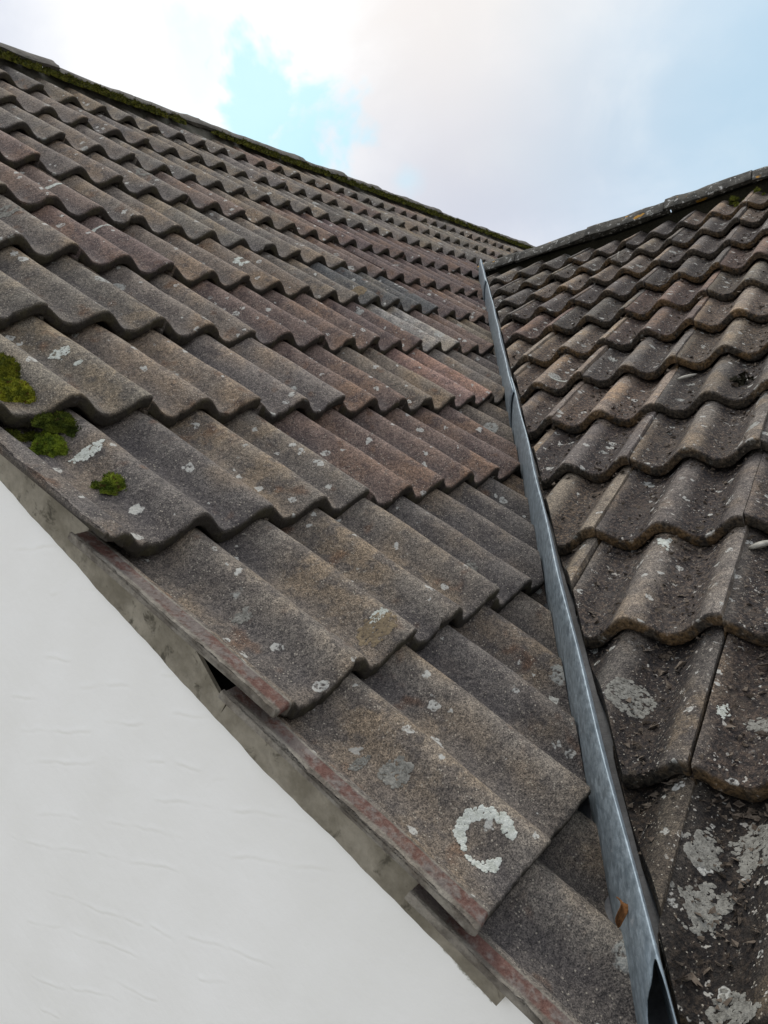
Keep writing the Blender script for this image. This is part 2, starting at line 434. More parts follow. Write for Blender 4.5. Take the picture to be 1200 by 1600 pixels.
def tile(side, k, r, parent, mat, verge, cut, colr, head=0.075, red=0.0):
    """one roof tile: k = index of the tile across, r = course its front edge lies on"""
    PT = left_pt if side == 'L' else right_pt
    G = G1 if side == 'L' else G2
    c0 = PT(2 * k + 1, r - 0.5, 0); dist = float(np.linalg.norm(c0 - np.array(CAM)))
    nu = 60 if dist < 2.6 else (44 if dist < 3.6 else 30)
    nsx = (44 if verge else 12) if dist < 2.6 else (7 if dist < 3.6 else 4)
    us = np.linspace(0.03, 2.07, nu)
    if verge: us = np.concatenate([[LIP_U, LIP_U + .01, LIP_U + .03, LIP_U + .04, -.10, 0.0, 0.035], np.linspace(0.05, 2.07, nu)])
    else: us = np.sort(np.concatenate([us, [0.077, 0.081]]))
    hp = prof(us, verge)
    rs = np.random.default_rng(abs(hash((side == 'L', k + 50, r + 20))) % 100000)
    ju, jv, jh, jr, jt = rs.normal(0, .009), rs.normal(0, .009), rs.normal(0, .0016), rs.normal(0, .0030), rs.normal(0, .0018)
    js = rs.normal(0, .008)
    Ltot = G + head; TILES[(side, k, r)] = (ju, jv, jh, jr, jt, js)
    # path round the section, from the back over the top to the front and back underneath
    path = [(s, 0.0, 0) for s in np.linspace(Ltot, 0.016, nsx)]
    path += [(0.007, -.0003, 0), (0.0028, -.0012, .15), (0.0006, -.0034, .7), (-.0004, -.0075, 1), (-.0004, -TH + .005, 1), (0.002, -TH + .001, 1), (0.006, -TH, 1), (0.07, -TH, 1), (Ltot, -TH, 0)]
    n_p = len(path); n_u = len(us)
    V = np.zeros((n_p, n_u, 3)); T = np.zeros((n_p, n_u, 4)); T[..., 3] = 1
    ph = rs.uniform(0, 6.28, 8); am = rs.uniform(.3, 1, 4); TILES[(side, k, r)] += (ph[2], am[2], ph[3])
    edge = .0011 * (np.sin(us * 9 + ph[0]) * am[0] + np.sin(us * 21 + ph[1]) * am[1]) + rs.normal(0, .0007, n_u)
    for _ in range(rs.integers(0, 5)):                     # little chips out of the front edge
        cu = rs.uniform(0.1, 1.95); edge = edge + rs.uniform(.002, .008) * np.exp(-((us - cu) / rs.uniform(.03, .08)) ** 2)
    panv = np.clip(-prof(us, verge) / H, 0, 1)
    thin = np.where(us < 0.03, 0.0115, TH) if verge else np.full(n_u, TH)
    for j, (s, dn, ns) in enumerate(path):
        f = s / G
        fr = math.exp(-max(s, 0) / 0.02)
        sv = s + edge * fr * 1.0
        wav = .0012 * np.sin(us * 3.1 + s * 13 + ph[2]) * am[2] + .0009 * np.sin(us * 7 - s * 29 + ph[3])
        h = hp + dn * (thin / TH) - TILT * f + jh + jr * (us - 1) + jt * f + (wav if dn == 0 else wav)
        if ns >= .3 and dn > -.02: h = h - np.abs(edge) * 0.6
        uu = us + (np.where(us < LIP_U + .015, .034 * mnoise.noise(Vector((s * 22, k, r * 3.1))) + .022 * mnoise.noise(Vector((s * 85, k, r))), 0) if verge else 0)
        V[j] = PT(2 * k + uu + ju, (r * G - sv) / G + jv + js * (us - 1), h)
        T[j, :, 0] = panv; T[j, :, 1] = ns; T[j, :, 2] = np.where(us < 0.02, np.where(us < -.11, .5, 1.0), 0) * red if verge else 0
    V = V.reshape(-1, 3); T = T.reshape(-1, 4)
    F = []
    for j in range(n_p):
        j2 = (j + 1) % n_p
        for i in range(n_u - 1): F.append((j * n_u + i, j * n_u + i + 1, j2 * n_u + i + 1, j2 * n_u + i))
    # closed ends: zip top to bottom
    top = list(range(0, nsx + 4)); bot = list(range(n_p - 1, nsx + 3, -1))
    for e in (0, n_u - 1):
        seq = [j * n_u + e for j in range(n_p)]
        F.append(seq if e else seq[::-1])
    org = V.mean(axis=0)
    V = V - org
    if cut is not None:
        al, sgn = cut
        co = PV + LAT * al - org; d = (V - co) @ (LAT * sgn)
        if d.max() < 0.012: return None
        if d.min() > 0: cut = None
    me = mesh_np('roof_tile', V, F, T)
    if cut is not None:
        bm = bmesh.new(); bm.from_mesh(me)
        bmesh.ops.bisect_plane(bm, geom=bm.verts[:] + bm.edges[:] + bm.faces[:], dist=1e-5, plane_co=co, plane_no=-LAT * sgn, clear_outer=True)
        be = [e for e in bm.edges if e.is_boundary]
        if be: bmesh.ops.holes_fill(bm, edges=be, sides=0)
        bm.to_mesh(me); bm.free()
        if len(me.polygons) < 6: return None
    me.set_sharp_from_angle(angle=R_(38))
    o = link('roof_tile', me, mat, parent)
    o.location = org; o.color = (colr[0], colr[1], colr[2], 1)
    return o


def pick(keys, wts, rs):
    c = np.array(PAL[rs.choice(list(keys), p=wts)]); return c * rs.uniform(0.90, 1.10) * np.array([1 + rs.normal(0, .02), 1, 1 + rs.normal(0, .025)])


SPECIAL_L = {(11, 0): 'g', (12, 0): 'g', (10, 1): 'g', (9, 1): 'g', (6, 6): 'b', (6, 7): 'b', (7, 6): 'l', (6, 8): 'm', (8, 5): 'p', (9, 3): 'r', (7, 5): 'm', (10, 2): 'd', (6, 5): 'g', (10, 0): 'g', (9, 0): 'd', (8, 4): 'w', (7, 4): 'r', (5, 8): 'm', (5, 9): 'm', (5, 10): 'm', (5, 7): 'r', (4, 9): 'm', (4, 10): 'm', (4, 11): 'm', (4, 12): 'm', (4, 13): 'm', (9, 2): 'r', (8, 3): 'r', (10, 3): 'd', (11, 1): 'd'}
n_tiles = 0
for r in range(1, 13):
    kmax = 28 if r <= 3 else int(max(val_i(r - 1), 0) / 2) + 1
    for k in range(0, kmax):
        rs = np.random.default_rng(1000 + r * 97 + k)
        if (r, k) in SPECIAL_L: cc = np.array(PAL[SPECIAL_L[(r, k)]])
        elif k > 6 and 4 <= r <= 7: cc = pick('rmwg', [.35, .3, .2, .15], rs)
        elif k > 2 and r >= 8: cc = pick('rgwdm', [.42, .18, .14, .14, .12], rs)
        else: cc = pick('gwrd', [.52, .22, .14, .12], rs)
        cut = None if r <= 3 else (-0.011 + rs.uniform(-.003, .004), 1)
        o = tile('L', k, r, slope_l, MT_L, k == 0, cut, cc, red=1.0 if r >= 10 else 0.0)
        if o: n_tiles += 1
for r in range(-2, 12):
    k0 = int(math.floor(vk(r - 1) / 2)) - 1
    for k in range(k0, 3):
        rs = np.random.default_rng(5000 + r * 97 + k)
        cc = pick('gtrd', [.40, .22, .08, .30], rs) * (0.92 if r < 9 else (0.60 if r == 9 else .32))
        if 2 <= r <= 4 and rs.uniform() < .5: cc = pick('tr', [.6, .4], rs)
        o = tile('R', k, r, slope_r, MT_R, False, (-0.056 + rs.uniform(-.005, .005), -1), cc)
        if o: n_tiles += 1

# ------------------------------------------------------------------ ridges
def ridge_run(cen_a, dirv, side, length, rad, mat, parent, seg=0.45, ang0=-20, ang1=200, seed=0):
    rs = np.random.default_rng(seed); npc = int(length / seg) + 1
    for q in range(npc):
        a0 = q * seg; a1 = min(a0 + seg - 0.006, length)
        if a1 - a0 < .05: continue
        na, nl = 22, 8; V = []; F = []; off = rs.normal(0, .004, 2); tw = rs.normal(0, .006)
        for layer in (0, 1):
            for j in range(nl + 1):
                t = j / nl; pos = cen_a + dirv * (a0 + (a1 - a0) * t) + np.array([0, 0, off[0] + tw * (t - .5)]) + side * off[1]
                rr = rad - 0.016 * layer + (0.006 if j >= nl - 1 and layer == 0 else 0)
                for i in range(na + 1):
                    an = math.radians(ang0 + (ang1 - ang0) * i / na)
                    rough = mnoise.noise(Vector(tuple(pos * 9 + np.array([an * 2, 0, layer])))) * .006 + mnoise.noise(Vector(tuple(pos * 31 + np.array([an * 6, 0, layer])))) * .004
                    V.append(pos + side * math.cos(an) * (rr + rough) + np.array([0, 0, 1.0]) * math.sin(an) * (rr + rough) * (1.0))
        n1 = (nl + 1) * (na + 1)
        for layer in (0, 1):
            for j in range(nl):
                for i in range(na):
                    b = layer * n1 + j * (na + 1) + i; f = (b, b + 1, b + na + 2, b + na + 1); F.append(f if layer == 0 else f[::-1])
        for j in range(nl):
            for i in (0, na): b = j * (na + 1) + i; F.append((b, b + na + 1, b + na + 1 + n1, b + n1))
        for i in range(na):
            for j in (0, nl): b = j * (na + 1) + i; F.append((b, b + 1, b + 1 + n1, b + n1))
        V = np.array(V); org = V.mean(axis=0)
        o = link('ridge_tile', mesh_np('ridge_tile', V - org, F, sharp=R_(40)), mat, parent); o.location = org


YC = 0.075
rl_c = np.array([0.0, YC, -0.058])
bed = []
for x in np.arange(0.02, 8.6, .06):
    pass


def bed_strip(name, fn, n, mat, parent):
    V = []; F = []
    for j in range(n + 1):
        for p in fn(j / n): V.append(p)
    m = len(V) // (n + 1)
    for j in range(n):
        for i in range(m):
            a = j * m + i; b = j * m + (i + 1) % m; F.append((a, b, b + m, a + m))
    F.append(tuple(range(m))[::-1]); F.append(tuple(range(n * m, n * m + m)))
    return link(name, mesh_np(name, V, F, sharp=R_(50)), mat, parent)


def bedL(t):
    x = 0.03 + t * 8.5; w1 = mnoise.noise(Vector((x * 6, 0, 3))) * .014; w2 = mnoise.noise(Vector((x * 17, 5, 3))) * .008
    i = x / W
    sag = float(np.interp(i, [0, 10, 22, 60], [0, 0, .036, .036]))   # same lift as the far courses
    z0 = np.array([0, 0, 0.0])
    return [np.array([x, -0.026 + w1, -0.105]) + z0, np.array([x, -0.012 + w1 + w2, -0.030 + w2]) + z0, np.array([x, 0.0, 0.0]), np.array([x, 0.15, 0.0]), np.array([x, 0.21, -0.1])]


ridge_l = bed_strip('ridge', bedL, 180, M_MORTAR, house)
ridge_l['label'] = 'mossy ridge along the top of the long left slope'
ridge_run(rl_c, EX, np.array([0, -1.0, 0]), 8.5, 0.118, M_RIDGE, ridge_l, ang0=24, ang1=180, seed=3)


def rr_c(k):
    z = 0.0
    return right_pt(k, -3.38, 0) + np.array([0, 0, -0.094])


def bedR(t):
    k = 7 - t * 19.3; p = rr_c(k); q = mnoise.noise(Vector((k * 2, 1, 8))) * .010
    return [p + np.array([-.050 + q, 0, -.10]), p + np.array([-.050 + q, 0, .05]), p + np.array([0, 0, .075]), p + np.array([.050, 0, .05]), p + np.array([.060, 0, -.10])]


ridge_r = bed_strip('ridge', bedR, 120, M_MOULD_SHADE, house)  # bed coloured near black to paint the shadow gap under the caps
ridge_r['label'] = 'lichen-spotted ridge on top of the right slope'
ra, rb = rr_c(-13.6), rr_c(7); rd = (ra - rb); rlen = float(np.linalg.norm(rd)); rd /= rlen
# follows the gently tilted ridge line
ra2, rb2 = rr_c(-12.6), rr_c(-1); rd2 = (ra2 - rb2); rlen2 = float(np.linalg.norm(rd2)); rd2 /= rlen2
ridge_run(rb2 - rd2 * 1.2, rd2, np.array([-1.0, 0, 0]), rlen2 + 1.2 + .02, 0.118, M_RIDGE_R, ridge_r, ang0=25, ang1=155, seed=5)

# ------------------------------------------------------------------ gable wall with trowelled render
STROKES = [[(-1.836, -2.346), (-2.022, -2.337)], [(-1.835, -2.4), (-2.022, -2.387)], [(-2.059, -2.319), (-2.143, -2.32)], [(-2.211, -2.299), (-2.284, -2.301)], [(-2.136, -2.376), (-2.176, -2.374)], [(-2.201, -2.374), (-2.249, -2.379)], [(-2.269, -2.392), (-2.302, -2.39)], [(-2.148, -2.432), (-2.258, -2.431)], [(-2.298, -2.432), (-2.431, -2.429)], [(-1.84, -2.488), (-1.95, -2.482)], [(-2.017, -2.48), (-2.11, -2.481), (-2.187, -2.484)], [(-1.747, -2.542), (-1.847, -2.544), (-1.956, -2.538)], [(-1.983, -2.536), (-2.034, -2.539), (-2.166, -2.537)], [(-2.286, -2.499), (-2.454, -2.491)], [(-1.836, -2.624), (-2.016, -2.635)], [(-2.026, -2.635), (-2.066, -2.638)], [(-2.084, -2.639), (-2.129, -2.646)], [(-1.759, -2.692), (-1.853, -2.683)], [(-1.881, -2.686), (-2.046, -2.693)], [(-2.165, -2.638), (-2.251, -2.64), (-2.334, -2.644)], [(-1.947, -2.75), (-2.067, -2.76)], [(-1.736, -2.797), (-1.836, -2.797)], [(-2.173, -2.7), (-2.229, -2.693)], [(-1.853, -2.788), (-1.973, -2.781)], [(-1.743, -2.856), (-1.798, -2.854)], [(-1.895, -2.044), (-2.018, -2.046)], [(-2.042, -2.114), (-2.093, -2.114)], [(-1.976, -2.121), (-2.004, -2.119)], [(-2.006, -2.268), (-2.129, -2.26)], [(-1.931, -2.222), (-2.002, -2.225)], [(-1.822, -2.288), (-1.899, -2.292)], [(-2.201, -2.244), (-2.245, -2.243)]]
TP = math.tan(P1)


def ztop(y, n=None):
    if n is None: n = -0.098 if y > -2.675 else -0.050
    return (y if y < 0.08 else 0.16 - y) * TP + n / math.cos(P1)


ys = np.concatenate([np.linspace(3.5, -1.4, 30), np.arange(-1.42, -2.80, -.0034), [-2.84, -2.88]])
zs = np.concatenate([np.linspace(.3, -1.7, 60), np.arange(-1.72, -2.92, -.0021), np.linspace(-2.96, -7.0, 14)])
Y, Z = np.meshgrid(ys, zs, indexing='ij')
ZT = np.array([ztop(y) for y in ys])[:, None]
Z = np.minimum(Z, ZT); Q = ZT - Z
DX = np.zeros_like(Y)
for st in STROKES:
    for (ya, za), (yb, zb) in zip(st[:-1], st[1:]):
        dy, dz = yb - ya, zb - za; L2 = dy * dy + dz * dz; ln = math.sqrt(L2)
        t = ((Y - ya) * dy + (Z - za) * dz) / L2
        d = ((Y - ya) * dz - (Z - za) * dy) / ln            # signed: one side pulled up, the other dragged off
        wob_ = 0.0016 * np.sin(t * ln * 47 + ya * 40) + 0.0009 * np.sin(t * ln * 119 + za * 70) + .0004 * np.sin(t * ln * 371 + za * 170)
        d = d + wob_
        end = np.clip(np.minimum(t + .06, 1.06 - t) / .14, 0, 1)
        amp = (0.60 + 0.28 * np.sin(t * ln * 37 + za * 90) + .18 * np.sin(t * ln * 101 + ya * 60)) * end
        DX += 0.36 * amp * (0.0030 * np.exp(-((d - .0010) / np.where(d > .001, .0050, .0019)) ** 2) - 0.0014 * np.exp(-((d + .0040) / .0022) ** 2))
DX += 0.0012 * np.sin(Y * 9 + Z * 5) + 0.0010 * np.sin(Y * 17 - Z * 23) + .0006 * np.sin(Y * 41 + Z * 33)
V = np.stack([0.022 - DX, Y, Z], -1).reshape(-1, 3)
ny, nq = Y.shape
idx = np.arange(ny * nq).reshape(ny, nq)
F = np.stack([idx[:-1, :-1], idx[1:, :-1], idx[1:, 1:], idx[:-1, 1:]], -1).reshape(-1, 4)
F = F[(Q.ravel()[F] > 1e-6).any(axis=1)]
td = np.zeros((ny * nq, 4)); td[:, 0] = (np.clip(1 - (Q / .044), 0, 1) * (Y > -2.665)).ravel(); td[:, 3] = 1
me = bpy.data.meshes.new('gable_wall'); me.from_pydata(V.tolist(), [], F.tolist())
a_ = me.attributes.new('td', 'FLOAT_COLOR', 'POINT'); a_.data.foreach_set('color', td.astype(np.float32).ravel())
me.polygons.foreach_set('use_smooth', [True] * len(me.polygons)); me.update()
wall = link('gable_wall', me, M_WALL, house)

# front wall of the wing under the right slope, and its far end
poly_slab('wing_wall', [(-0.06, -2.89, -2.95), (-0.06, -4.2, -2.95), (-0.06, -4.2, -7.0), (-0.06, -2.89, -7.0)], (0.2, 0, 0), M_WALL, house)

# ------------------------------------------------------------------ verge board (undercloak strip under the verge tiles)
def board_top(v):
    r = math.ceil(v - 1e-6); s = r - v
    if s < 0.228: n = -0.0125 - TILT * (1 + s) - 0.012 - .004
    else: n = -0.0125 - TILT * s - 0.012 - .003
    if r == 10 and 0.222 < s < 0.62: n -= 0.060 * (1 - (s - .222) / .398) ** 1.1
    return n


def board_low(v): return float(np.interp(v, [0, 8.2, 9.0, 10.0, 10.3, 10.8, 11.3], [-.123, -.1235, -.124, -.122, -.115, -.104, -.098])) + .0006 * math.sin(v * 23) + .0004 * math.sin(v * 61)


vs = np.sort(np.concatenate([np.linspace(-.2, 11.20, 420), [r - .229 for r in range(1, 12)], [r - .227 for r in range(1, 12)]]))
V = []; F = []
for v_ in vs:
    nt, nl = board_top(v_), board_low(v_)
    if nt < nl + .012: nt = nl + .012
    for fx, nn in ((.010, nt), (.0095, (nt + nl) / 2), (.009, nl), (.016, nl), (.016, nt)):
        p = SD * v_ * G1 + N1 * nn; V.append((fx + 0.0008 * math.sin(v_ * 11), p[1], p[2]))
for j in range(len(vs) - 1):
    for i in range(5):
        a = j * 5 + i; b = j * 5 + (i + 1) % 5; F.append((a, b, b + 5, a + 5))
F.append((4, 3, 2, 1, 0)); q = (len(vs) - 1) * 5; F.append((q, q + 1, q + 2, q + 3, q + 4))
link('verge_board', mesh_np('verge_board', V, F, sharp=R_(30)), M_BOARD, house)

# ------------------------------------------------------------------ valley: tray and raised metal cap
def vpt(t, al, be): return PV + VD * t + LAT * al + UPV * be


tray = []
V = []; F = []
ts = np.linspace(-2.62, 2.25, 30)
for t in ts:
    for al in (-.20, -.12, -.05, .02, .09, .17):
        p = vpt(t, al, 0)
        if al > 0 and p[0] < .034: p = p - VD * ((p[0] - .034) / VD[0])
        zl = p[1] * TP; zr = O2[2] + (p[0] - O2[0]) * math.tan(P2)
        V.append((p[0], p[1], max(zl - 0.085 / math.cos(P1), zr - .085 / math.cos(P2))))
for j in range(len(ts) - 1):
    for i in range(5): a = j * 6 + i; F.append((a, a + 1, a + 7, a + 6))
valley = link('valley_gutter', mesh_np('valley_gutter', V, F), M_TRAY, house)
vs_ = valley.modifiers.new('thickness', 'SOLIDIFY'); vs_.thickness = 0.002

APEX_AL, APEX_BE = -0.033, 0.060


def cap_section(grow=0.0, low=-0.085):
    pts = []
    wb_l, wb_r, hh = 0.042 + grow, 0.025 + grow, APEX_BE - low + grow
    e = 2 / 1.58; wb_l = 0.024 + grow; wb_r = 0.014 + grow
    for an in np.linspace(0, 90, 15): pts.append((APEX_AL + wb_l * math.cos(math.radians(an)) ** e, low + hh * math.sin(math.radians(an)) ** e))
    for an in np.linspace(97, 180, 12): pts.append((APEX_AL - wb_r * abs(math.cos(math.radians(an))) ** e, low + hh * math.sin(math.radians(an)) ** e))
    return pts


def cap(t0, t1, grow, n, end_open=False, seed=0):
    V = []; F = []; sec = cap_section(grow); m = len(sec)
    for j in range(n + 1):
        t = t0 + (t1 - t0) * j / n
        wv = .0034 * math.sin(t * 2.6 + seed) + .0012 * math.sin(t * 13 + seed)
        for i, (al, be) in enumerate(sec):
            tt = t
            if end_open and j > n - 5:    # snipped end: the sides run on lower than the rounded top
                f = (be + .085) / (APEX_BE + .085); q = (j - n + 5) / 5
                tt = t + q * (0.20 * (1 - f) ** .8 if i > m // 2 else 0.075 * (1 - f) ** 1.8) + (q == 1) * .004 * math.sin(i * 5.1)
            V.append(vpt(tt, al + wv * (be + .085) / .14, be + wv * .4))
    for j in range(n):
        for i in range(m - 1): a = j * m + i; F.append((a, a + 1, a + m + 1, a + m))
    V = np.array(V); org = V.mean(axis=0)
    o = link('valley_cap', mesh_np('valley_cap', V - org, F), M_ZINC, valley); o.location = org
    s = o.modifiers.new('thickness', 'SOLIDIFY'); s.thickness = 0.0016; s.offset = 1
    return o


cap(-2.55, -1.80, .0050, 14, seed=1)
cap(-2.0, 0.12, .0022, 40, seed=2)
cap(-0.05, 2.05, 0.0, 60, end_open=True, seed=4)

# ------------------------------------------------------------------ surface finder for things that lie on the tiles
def surf(side, i, r, lift=0.0):
    PT = left_pt if side == 'L' else right_pt
    G = G1 if side == 'L' else G2
    i = float(i); r = float(r); k = math.floor(i / 2); u = i - 2 * k
    if u < 0.075 and (side == 'R' or k > 0): k -= 1; u += 2.0      # here the neighbour's roll laps over
    row = math.ceil(r - 1e-9)
    ju, jv, jh, jr, jt, js, p2, a2, p3 = TILES.get((side, k, row), (0,) * 9)
    u2 = u - ju; sm_ = (row - r + jv + js * (u2 - 1)) * G; f = sm_ / G
    wav = .0012 * math.sin(u2 * 3.1 + sm_ * 13 + p2) * a2 + .0009 * math.sin(u2 * 7 - sm_ * 29 + p3)
    h = float(prof(np.array([u2]), side == 'L' and k == 0)[0]) - TILT * f + jh + jr * (u2 - 1) + jt * f + wav
    return PT(i, r, h + lift)


def lichen(side, i, r, ru, rv, mat, label, seed, ring=None, rot=0.0, cat='lichen', name='lichen_patch', lumps=0.33, spots=None):
    """thin crust on a tile, grown together from many small flakes; ru, rv are its radii in metres; ring = (inner part, start, end in degrees)"""
    rs = np.random.default_rng(seed); G = G1 if side == 'L' else G2
    V = []; F = []
    fl = float(np.clip(min(ru, rv) * .12, .0010, .0021)); n = int((2.0 if spots is None else 3.0) * ru * rv / fl ** 2) + 20
    c_, s_ = math.cos(rot), math.sin(rot); cand = []
    if spots:
        for (si, sr, sq) in spots:
            for _ in range(int(3.2 * (sq / fl) ** 2) + 6):
                th = rs.uniform(0, 6.283); q = sq * math.sqrt(rs.uniform()); cand.append((((si - i) * W + math.cos(th) * q) / ru, ((sr - r) * G + math.sin(th) * q) / rv))
    for _ in range(0 if spots else n * 3):
        th = rs.uniform(0, 2 * math.pi)
        out = 1 + lumps * (.9 * mnoise.noise(Vector((math.cos(th) * 1.3, math.sin(th) * 1.3, seed * 3.7))) + .6 * mnoise.noise(Vector((math.cos(th) * 3.7, math.sin(th) * 3.7, seed * 1.7))))
        inn = 0.0
        if ring is not None:
            dg = math.degrees(th)
            if not (ring[1] <= dg <= ring[2]): continue
            e = min(1, min(dg - ring[1], ring[2] - dg) / 45.0) ** .5; md = (out + ring[0]) / 2
            out = md + (out - md) * e; inn = md + (ring[0] - md) * e
        rad = math.sqrt(rs.uniform(inn * inn, max(out * out, inn * inn + 1e-6)))
        x, y = math.cos(th) * rad, math.sin(th) * rad
        if mnoise.noise(Vector((x * 2.6, y * 2.6, seed * 9.1))) < -.50 + .75 * lumps * max(0.1, rad): continue
        cand.append((x, y))
        if len(cand) >= n: break
    for (x, y) in cand:
        di, dr = (x * c_ - y * s_) * ru, (x * s_ + y * c_) * rv
        rad = fl * rs.uniform(.6, 1.5); m = 8; b = len(V); hgt = rs.uniform(.0004, .0012); t0 = rs.uniform(0, 6)
        V.append(surf(side, i + di / W, r + dr / G, .0008 + hgt))
        for q in range(m):
            an = t0 + 2 * math.pi * q / m; rq = rad * rs.uniform(.7, 1.25)
            V.append(surf(side, i + (di + math.cos(an) * rq) / W, r + (dr + math.sin(an) * rq) / G, .0002 + hgt * .4))
        for q in range(m): F.append((b, b + 1 + (q + 1) % m, b + 1 + q))
    V = np.array(V); org = V.mean(axis=0)
    o = link(name, mesh_np(name, V - org, F), mat); o.location = org
    return tag(o, label, cat)


RING = [(.60, 10.765, .0055), (.645, 10.742, .0065), (.70, 10.730, .0070), (.76, 10.730, .0070), (.82, 10.75, .0070), (.87, 10.78, .007), (.90, 10.82, .007), (.88, 10.855, .007), (.855, 10.885, .005), (.565, 10.79, .0035), (.515, 10.83, .0038), (.525, 10.86, .005), (.56, 10.887, .006), (.61, 10.905, .0065), (.66, 10.91, .004)]
lichen('L', .72, 10.82, .030, .034, M_CR_WHITE, 'broken white lichen ring on the front of the second lowest verge tile', 11, spots=RING)
lichen('L', .653, 10.416, .018, .020, M_CR_GREY, 'round pale grey lichen disc in the trough above the broken white ring', 13, lumps=.15)
lichen('L', .492, 10.297, .020, .006, M_CR_GREY, 'thin pale lichen streak left of the round grey disc near the verge', 14, rot=.6)
lichen('L', .756, 8.294, .026, .013, M_CR_WHITE, 'white lichen blot beside the green moss cushion on the verge tile', 15, rot=-.5, lumps=.4)
lichen('L', .644, 9.485, .014, .012, M_CR_GREY, 'faint grey lichen spot on the verge tile with the dark hole below it', 16, lumps=.6)
lichen('L', 1.905, 9.812, .018, .008, M_CR_WHITE, 'white lichen dash above a tan stain near a tile front', 17, rot=.3, lumps=.5)
lichen('L', 1.778, 9.852, .030, .020, M_CR_TAN, 'tan lichen stain near the front edge of a tile', 18, lumps=.25)
lichen('L', 1.786, 7.382, .016, .013, M_CR_WHITE, 'white lichen rosette two courses above the moss cushions', 19, lumps=.7)
lichen('L', 1.798, 7.526, .006, .006, M_CR_WHITE, 'tiny white lichen dot below the white rosette', 20)
lichen('L', 5.811, 4.508, .036, .034, M_CR_WHITE, 'white lichen crescent high on the left slope', 21, ring=(.62, 100, 290), rot=.5, lumps=.4)
lichen('L', 3.831, 5.266, .028, .022, M_CR_GREY, 'pale lichen blot at the left edge of the picture', 22, ring=(.35, 0, 300), lumps=.6)
lichen('L', 5.805, 5.191, .030, .012, M_CR_WHITE, 'white curved lichen streak below the high white crescent', 23, ring=(.5, 170, 350), lumps=.4)
lichen('L', 9.995, 3.27, .034, .032, M_CR_GREY, 'pale ring of lichen near the top of the left slope', 24, ring=(.7, 80, 330), lumps=.4)
lichen('L', 12.802, 5.75, .034, .026, M_CR_TAN, 'cream lichen disc at the front of a dark blue-grey tile', 25, lumps=.2)
lichen('L', 8.93, 5.525, .026, .022, M_CR_WHITE, 'white lichen ring left of the cream disc', 26, ring=(.55, 20, 300), lumps=.5)
lichen('L', 4.64, 9.687, .018, .014, M_CR_GREY, 'mottled grey lichen on a reddish tile beside the valley', 27, lumps=.6)
lichen('R', -.752, 8.492, .033, .040, M_CR_GREY, 'large round grey lichen disc on the right slope beside the metal valley', 28, lumps=.12)
lichen('R', .64, 9.246, .030, .044, M_CR_GREY, 'big pale lichen patch at the bottom right corner', 29, lumps=.35)
lichen('R', .354, 9.553, .033, .036, M_CR_GREY, 'ragged pale lichen patch on the lowest right tile', 30, lumps=.7)
lichen('R', .255, 9.31, .022, .036, M_CR_GREY, 'narrow pale lichen patch above the ragged one', 31, lumps=.7)
lichen('R', .668, 9.946, .026, .026, M_CR_GREY, 'pale lichen patch at the bottom edge of the picture', 32, lumps=.5)
lichen('R', .563, 8.606, .020, .018, M_CR_GREY, 'small grey lichen patch at the right edge above a brown tile front', 33, lumps=.5)
lichen('R', .225, 8.588, .008, .016, M_CR_WHITE, 'crumpled white lichen fleck right of a tile joint', 34, lumps=.9)
lichen('R', -.953, 7.131, .016, .024, M_CR_WHITE, 'white lichen blaze on a tile roll below a tan tile', 35, lumps=.8)
lichen('R', -4.60, 3.78, .030, .008, M_CR_WHITE, 'white bird-dropping streak on an orange-brown tile', 37, ring=(.4, 180, 350), lumps=.6)

# ------------------------------------------------------------------ moss
def moss_mesh(cent, normal, lumps, blades, bl, seed):
    """cushion of moss: a lumpy dome set with many small shoots. lumps = [(e1, e2, radius, height)]"""
    rs = np.random.default_rng(seed); nrm = np.array(normal); e1 = np.cross(nrm, [0.3, 0.2, 1.0]); e1 /= np.linalg.norm(e1); e2 = np.cross(nrm, e1)
    V = []; F = []
    for (a, b, rad, hh) in lumps:
        base = len(V); nr, na = 7, 20
        for q in range(nr + 1):
            for p in range(na):
                th = 2 * math.pi * p / na; f = q / nr
                wob = 1 + .14 * math.sin(3 * th + a * 300) + .09 * math.sin(5 * th + b * 500)
                rr = rad * f * wob
                V.append(cent + e1 * (a + math.cos(th) * rr) + e2 * (b + math.sin(th) * rr) + nrm * (hh * math.sqrt(max(0, 1 - f * f)) * (1 + .12 * math.sin(th * 4 + f * 9)) - .004))
        for q in range(nr):
            for p in range(na):
                x = base + q * na + p; y = base + q * na + (p + 1) % na; F.append((x, y, y + na, x + na))
        for _ in range(int(blades * (rad / .03) ** 2)):
            th = rs.uniform(0, 6.283); f = math.sqrt(rs.uniform(0, 1)); wob = 1 + .14 * math.sin(3 * th + a * 300) + .09 * math.sin(5 * th + b * 500)
            rr = rad * f * wob; z = hh * math.sqrt(max(0, 1 - f * f)) * (1 + .12 * math.sin(th * 4 + f * 9)) - .004
            p0 = cent + e1 * (a + math.cos(th) * rr) + e2 * (b + math.sin(th) * rr) + nrm * z
            d = nrm * (math.sqrt(max(0, 1 - f * f)) + .25) + (e1 * math.cos(th) + e2 * math.sin(th)) * f + rs.normal(0, .45, 3)
            d /= np.linalg.norm(d); sdv_ = np.cross(d, rs.normal(0, 1, 3)); sdv_ /= np.linalg.norm(sdv_) + 1e-9
            L = bl * rs.uniform(.5, 1.3); x = len(V)
            V += [p0 - sdv_ * L * .22, p0 + sdv_ * L * .22, p0 + d * L]; F.append((x, x + 1, x + 2))
    return V, F


